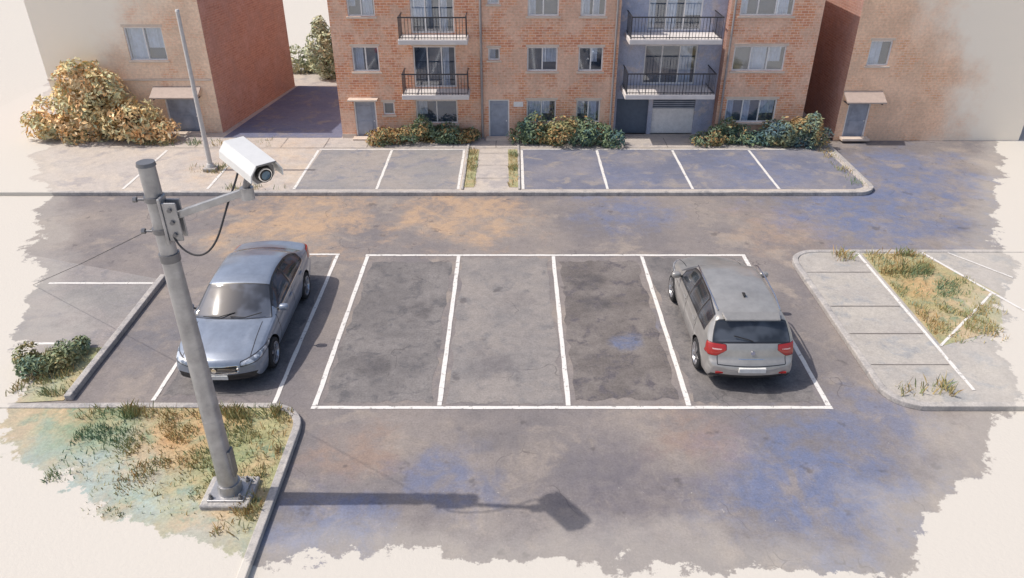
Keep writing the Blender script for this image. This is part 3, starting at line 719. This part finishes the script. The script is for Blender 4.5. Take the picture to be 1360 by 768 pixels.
sedan = dict(L=4.7, W=.92, tumble=.44, wr=.325, paint=(.26, .30, .37), metal=.4, glassc=(.035, .04, .052), chside=True,
    T=[(0, .60), (.02, .66), (.08, .715), (.25, .775), (.6, .85), (1.18, .935), (1.95, 1.375), (2.2, 1.425), (2.6, 1.45), (3.1, 1.43), (3.45, 1.36), (4.12, 1.09), (4.3, 1.06), (4.58, 1.05), (4.66, .98), (4.7, .88)],
    B=[(0, .555), (.02, .60), (.08, .645), (.5, .75), (1.15, .86), (2, .90), (3.5, .95), (4.1, .985), (4.58, .97), (4.66, .92), (4.7, .82)],
    Z=[(0, .34), (.03, .25), (.12, .20), (.3, .19), (4.3, .2), (4.55, .25), (4.66, .33), (4.7, .42)],
    Wd=[(0, .76), (.03, .81), (.1, .85), (.3, .885), (.8, .91), (1.4, .92), (3.6, .92), (4.2, .90), (4.5, .87), (4.62, .83), (4.68, .78), (4.7, .74)],
    bow=[(0, .22), (.6, .2), (1.2, .2), (2.0, .08), (2.8, 0), (3.4, -.06), (4.7, -.14)],
    sw=(1.5, 3.74, .35), pil=[2.62], ws=(1.2, 1.93), rw=(3.50, 4.08), wheels=(.9, 3.63), mir=(1.62, .98), handles=[(2.45, .80), (3.35, .83)],
    seams=[(1.45, .3, .9), (2.6, .3, .92), (3.45, .45, .96)], hood=(.2, 1.18, .66),
    hl=lambda ax, z, s: np.minimum.reduce([ax-.50, .95-ax, .655+.20*(ax-.5)-z, z-(.575+.16*(ax-.5)), .62-s]),
    tl=lambda ax, z, s: np.minimum.reduce([ax-.48, .99-z, z-.78, s-4.28]),
    wl=lambda ax, z, s: ax*0-1,
    gr=lambda ax, z, s: np.maximum(np.minimum.reduce([.43-ax, .595-z, z-.465, .3-s]), np.minimum.reduce([.70-ax+(z-.3)*.8, .42-z, z-.26, .3-s])),
    ch=lambda ax, z, s: np.minimum.reduce([.455-ax, .615-z, z-.445, .3-s]))
es = car('sedan_car', sedan, (-6.06, 14.85, .008), 0, 1.05)
y = -sedan['L']/2
boxes('licence_plate', [(-.25, .25, y-.055, y-.03, .335, .43)], m_plate, es, .006)
boxes('grille_bar', [(-.41, .41, y-.010, y-.002, .490+.033*i, .496+.033*i) for i in range(3)], m_chrome, es)
cyl('badge', (0, y-.02, .535), (0, y-.040, .535), .05, .05, m_chrome, es, 20)
for sx in (-.25, .3): tube('wiper', [(sx-.3, -1.12, .985), (sx, -1.14, .975), (sx+.32, -1.02, 1.02)], .010, m_black, es)
hatch = dict(L=4.4, W=.90, tumble=.38, wr=.33, paint=(.36, .35, .335), metal=.35, glassc=(.026, .03, .037), rwi=.02,
    T=[(0, .60), (.02, .68), (.08, .76), (.25, .85), (.6, .94), (1.02, 1.02), (1.75, 1.46), (2.0, 1.515), (2.5, 1.55), (3.1, 1.545), (3.6, 1.49), (3.84, 1.45), (3.90, 1.41), (4.19, 1.03), (4.25, .93), (4.30, .72), (4.34, .69), (4.38, .66), (4.4, .60)],
    B=[(0, .55), (.02, .62), (.08, .69), (.5, .83), (1.0, .93), (2, .97), (3.5, 1.03), (3.95, 1.03), (4.14, .98), (4.22, .88), (4.28, .68), (4.33, .65), (4.38, .62), (4.4, .56)],
    Z=[(0, .38), (.03, .29), (.12, .22), (.3, .2), (4.0, .21), (4.25, .25), (4.36, .30), (4.4, .38)],
    Wd=[(0, .68), (.03, .75), (.1, .81), (.3, .86), (.8, .89), (1.4, .90), (3.5, .90), (4.0, .885), (4.2, .865), (4.33, .84), (4.38, .81), (4.4, .77)],
    bow=[(0, .26), (.6, .22), (1.2, .2), (2.0, .08), (2.8, 0), (3.4, -.04), (4.4, -.14)],
    sw=(1.35, 3.80, .3), pil=[2.3, 3.2], ws=(1.05, 1.73), rw=(3.91, 4.17), wheels=(.85, 3.52), mir=(1.5, 1.04), handles=[(2.15, .86), (3.05, .89)],
    seams=[(1.3, .3, .96), (2.28, .3, .98), (3.18, .45, 1.02)], hood=(.2, 1.0, .64), gate=(.62, .66),
    hl=lambda ax, z, s: np.minimum.reduce([ax-.48, .9-ax, .72+.25*(ax-.48)-z, z-(.6+.15*(ax-.48)), .7-s]),
    tl=lambda ax, z, s: np.minimum.reduce([ax-.50-np.maximum(0, .88-z)*1.4, .98-z, z-.76, s-4.09]),
    wl=lambda ax, z, s: np.minimum.reduce([ax-.56, .90-z, z-.875, s-4.12, .76-ax]),
    gr=lambda ax, z, s: np.maximum(np.minimum.reduce([.40-ax, .62-z, z-.52, .3-s]), np.minimum.reduce([.70-ax, .42-z, z-.27, s-4.15])),
    ch=lambda ax, z, s: np.minimum.reduce([.30-ax, .745-z, z-.725, s-4.1]))
eh = car('hatchback_car', hatch, (4.88, 14.68, .008), math.pi, 1.05)
yr = hatch['L']/2
boxes('licence_plate', [(-.26, .26, yr-.02, yr+.045, .50, .60)], m_plate, eh, .006)
boxes('bumper_reflector', [(sx*.60-.09, sx*.60+.09, yr-.055, yr-.035, .44, .475) for sx in (-1, 1)], simple('red_reflector', (.4, .02, .02), .2), eh)
cyl('badge', (0, yr-.15, .86), (0, yr-.105, .86), .04, .04, m_chrome, eh, 20)
tube('rear_wiper', [(0, yr-.215, 1.07), (.16, yr-.245, 1.11), (.36, yr-.285, 1.15)], .010, m_black, eh)
for sd in (-1, 1):
    tube('roof_rail', [(sd*.61, -.35, 1.46), (sd*.635, -.25, 1.505), (sd*.645, .3, 1.53), (sd*.635, 1.0, 1.515), (sd*.61, 1.45, 1.455)], .015, m_chrome, eh)
mobj('antenna_fin', [(-.02, .9, 1.53), (.02, .9, 1.53), (.02, 1.1, 1.51), (-.02, 1.1, 1.51), (0, 1.07, 1.62), (0, 1.1, 1.61)], [(0, 1, 4), (1, 2, 5, 4), (2, 3, 5), (3, 0, 4, 5)], m_black, eh)
v = [(-.56, 1.58, 1.478), (.56, 1.58, 1.478), (.53, 1.78, 1.435), (-.53, 1.78, 1.435), (-.53, 1.78, 1.395), (.53, 1.78, 1.395), (.56, 1.58, 1.43), (-.56, 1.58, 1.43)]
mobj('rear_spoiler', v, [(0, 1, 2, 3), (3, 2, 5, 4), (4, 5, 6, 7), (0, 3, 4, 7), (1, 6, 5, 2)], simple('spoiler_paint', (.34, .33, .315), .3, .35, coat=.5), eh, False, .015)

# ---------------------------------------------------------------- pole and camera
m_steel = simple('galvanised_steel', (.38, .38, .39), .42, .65, .25, sc_=4)
m_steeld = simple('dark_steel', (.20, .20, .21), .45, .6, .15)
m_white = simple('camera_white', (.66, .66, .65), .35, 0, .05, coat=.3)
m_cable = simple('cable_black', (.04, .04, .045), .6)
px, py = -4.84, 9.42
pe = empty('steel_pole')
boxes('base_plinth', [(px-.43, px+.40, py-.36, py+.36, .05, .20)], m_block, pe, .03)
boxes('base_plate', [(px-.32, px+.30, py-.27, py+.27, .202, .235)], m_steel, pe, .01)
for a in (-1, 1):
    for c in (-1, 1):
        cyl('anchor_bolt', (px-.01+a*.25, py+c*.21, .235), (px-.01+a*.25, py+c*.21, .33), .022, .022, m_steeld, pe, 8)
        cyl('nut', (px-.01+a*.25, py+c*.21, .236), (px-.01+a*.25, py+c*.21, .27), .042, .042, m_steeld, pe, 6, False)
cyl('base_collar', (px, py, .235), (px, py, .42), .205, .19, m_steel, pe, 32)
cyl('shaft_lower', (px, py, .42), (px, py, 4.72), .165, .128, m_steel, pe, 32)
cyl('collar', (px, py, 4.70), (px, py, 4.82), .142, .140, m_steeld, pe, 32)
cyl('shaft_upper', (px, py, 4.82), (px, py, 6.12), .118, .112, m_steel, pe, 32)
cyl('pole_cap', (px, py, 6.12), (px, py, 6.17), .128, .116, m_steeld, pe, 32)
boxes('access_hatch', [(px+.13, px+.185, py-.09, py+.07, .6, 1.15)], m_steeld, pe, .01)
for z in (5.15, 5.62): cyl('pipe_clamp', (px, py, z), (px, py, z+.07), .138, .138, m_steeld, pe, 32)
for z in (5.18, 5.65):
    cyl('clamp_bolt', (px-.27, py-.05, z), (px-.08, py-.05, z), .018, .018, m_steeld, pe, 8); cyl('clamp_nut', (px-.27, py-.05, z), (px-.22, py-.05, z), .04, .04, m_steeld, pe, 6, False)
for z in (1.8, 3.2): cyl('weld_ring', (px, py, z), (px, py, z+.02), .165-.0086*z+.006, .165-.0086*z+.006, m_steel, pe, 32)
tube('stay_wire', [(px-.13, py, 5.2), (-8.4, 12.9, 2.75), (-12.35, 16.8, .02)], .006, m_cable, pe)
ce = empty('security_camera')
boxes('mount_plate', [(px+.12, px+.16, py-.22, py+.0, 5.05, 5.72)], m_steel, ce, .01)
boxes('mount_flange', [(px+.16, px+.35, py-.20, py-.17, 5.10, 5.66), (px+.16, px+.35, py-.05, py-.02, 5.10, 5.66)], m_steel, ce, .01)
for z in (5.2, 5.38, 5.56): cyl('mount_bolt', (px+.26, py-.235, z), (px+.26, py-.2, z), .03, .03, m_steeld, ce, 6, False)
CX, CY, CZ = -3.36, 9.16, 6.25
def beam(name, a, b, w_, h_, mat, parent):
    a, b = Vector(a), Vector(b); d = (b-a).normalized(); s_ = d.cross(Vector((0, 0, 1))).normalized(); u = s_.cross(d)
    v = []
    for p in (a, b):
        for i, j in ((-1, -1), (1, -1), (1, 1), (-1, 1)): v.append(p+s_*w_*i/2+u*h_*j/2)
    return mobj(name, v, [(0, 1, 2, 3), (7, 6, 5, 4), (0, 4, 5, 1), (1, 5, 6, 2), (2, 6, 7, 3), (3, 7, 4, 0)], mat, parent, False, .012)
beam('arm', (px+.21, py-.11, 5.42), (-3.56, 9.22, 5.82), .085, .10, m_steel, ce)
cyl('arm_joint', (-3.49, 9.20, 5.74), (-3.49, 9.20, 5.90), .09, .09, m_steel, ce, 20)
cyl('neck', (-3.49, 9.20, 5.90), (-3.42, 9.20, 6.08), .05, .05, m_steeld, ce, 16)
K = 1.22
d = Vector((.68, -.71, -.14)).normalized(); sd_ = d.cross(Vector((0, 0, 1))).normalized(); up = sd_.cross(d)
M4 = Matrix(((d.x*K, -sd_.x*K, up.x*K, CX), (d.y*K, -sd_.y*K, up.y*K, CY), (d.z*K, -sd_.z*K, up.z*K, CZ), (0, 0, 0, 1)))
def prism(name, sec, x0, x1, mat, bev=.01, sec2=None):
    n = len(sec); sec2 = sec2 or sec
    v = [(x0, a, b) for a, b in sec]+[(x1, a, b) for a, b in sec2]
    f = [(i, (i+1) % n, (i+1) % n+n, i+n) for i in range(n)]+[tuple(range(n))[::-1], tuple(range(n, 2*n))]
    v = [M4 @ Vector(q) for q in v]
    o = mobj(name, v, f, mat, ce, False, bev)
    bm = bmesh.new(); bm.from_mesh(o.data); bmesh.ops.recalc_face_normals(bm, faces=bm.faces); bm.to_mesh(o.data); bm.free(); return o
oc = [(-.14, -.05), (-.085, -.12), (.085, -.12), (.14, -.05), (.14, .06), (.09, .115), (-.09, .115), (-.14, .06)]
prism('camera_body', oc, -.30, .25, m_white)
prism('front_bezel', [(a*.88, b*.88) for a, b in oc], .25, .265, m_steeld, .004)
prism('rear_cap', [(a*.97, b*.97) for a, b in oc], -.34, -.301, m_steel, .02, None)
hd = [(-.185, -.03), (-.178, .05), (-.11, .148), (.11, .148), (.178, .05), (.185, -.03), (.170, -.03), (.164, .045), (.103, .133), (-.103, .133), (-.164, .045), (-.170, -.03)]
v, f = [], []; n = 12
for x in (-.33, .35):
    for a, b in hd: v.append(M4 @ Vector((x, a, b)))
for i in range(n): j = (i+1) % n; f.append((i, j, j+n, i+n))
for q in range(5): f.append((q, q+1, 10-q, 11-q)); f.append((n+q, n+11-q, n+10-q, n+q+1))
mobj('sun_shield', v, f, m_white, ce)
prism('shield_edge', [(-.112, .134), (.112, .134), (.112, .152), (-.112, .152)], .351, .358, m_steeld, .002)
def cc(name, x0, x1, r0, r1, mat, y=0, z=0, seg=28): return cyl(name, M4 @ Vector((x0, y, z)), M4 @ Vector((x1, y, z)), r0*K, r1*K, mat, ce, seg)
m_lens = simple('lens_glass', (.05, .12, .19), .05, .2, .02, coat=1)
cc('lens_ring', .266, .31, .092, .086, m_black); cc('lens_rim', .308, .318, .078, .072, m_chrome); cc('lens_barrel', .31, .325, .066, .062, m_black); cc('lens', .325, .332, .048, .028, m_lens)
prism('mount_foot', [(-.06, -.17), (.06, -.17), (.06, -.118), (-.06, -.118)], -.14, .06, m_steel, .008)
def mp(x, y, z): return tuple(M4 @ Vector((x, y, z)))
tube('cable', [mp(-.27, 0, -.1), mp(-.30, .0, -.25), (-3.80, 9.2, 5.65), (-3.95, 9.12, 5.2), (-4.18, 9.10, 4.92), (-4.46, 9.15, 4.92), (-4.64, 9.23, 5.12), (-4.66, 9.27, 5.4)], .014, m_cable, ce, 'NURBS')

le = empty('light_pole'); lx, ly = -10.4, 24.55
boxes('pole_base', [(lx-.22, lx+.22, ly-.22, ly+.22, .1, .24)], m_block, le, .02)
m_lp = simple('pole_pale', (.60, .58, .56), .6, .2)
cyl('pole_flange', (lx, ly, .24), (lx, ly, .36), .15, .12, m_lp, le, 20)
cyl('pole_shaft', (lx, ly, .36), (lx, ly, 5.35), .085, .06, m_lp, le, 20)
cyl('pole_cap', (lx, ly, 5.35), (lx, ly, 5.41), .075, .05, m_lp, le, 20)
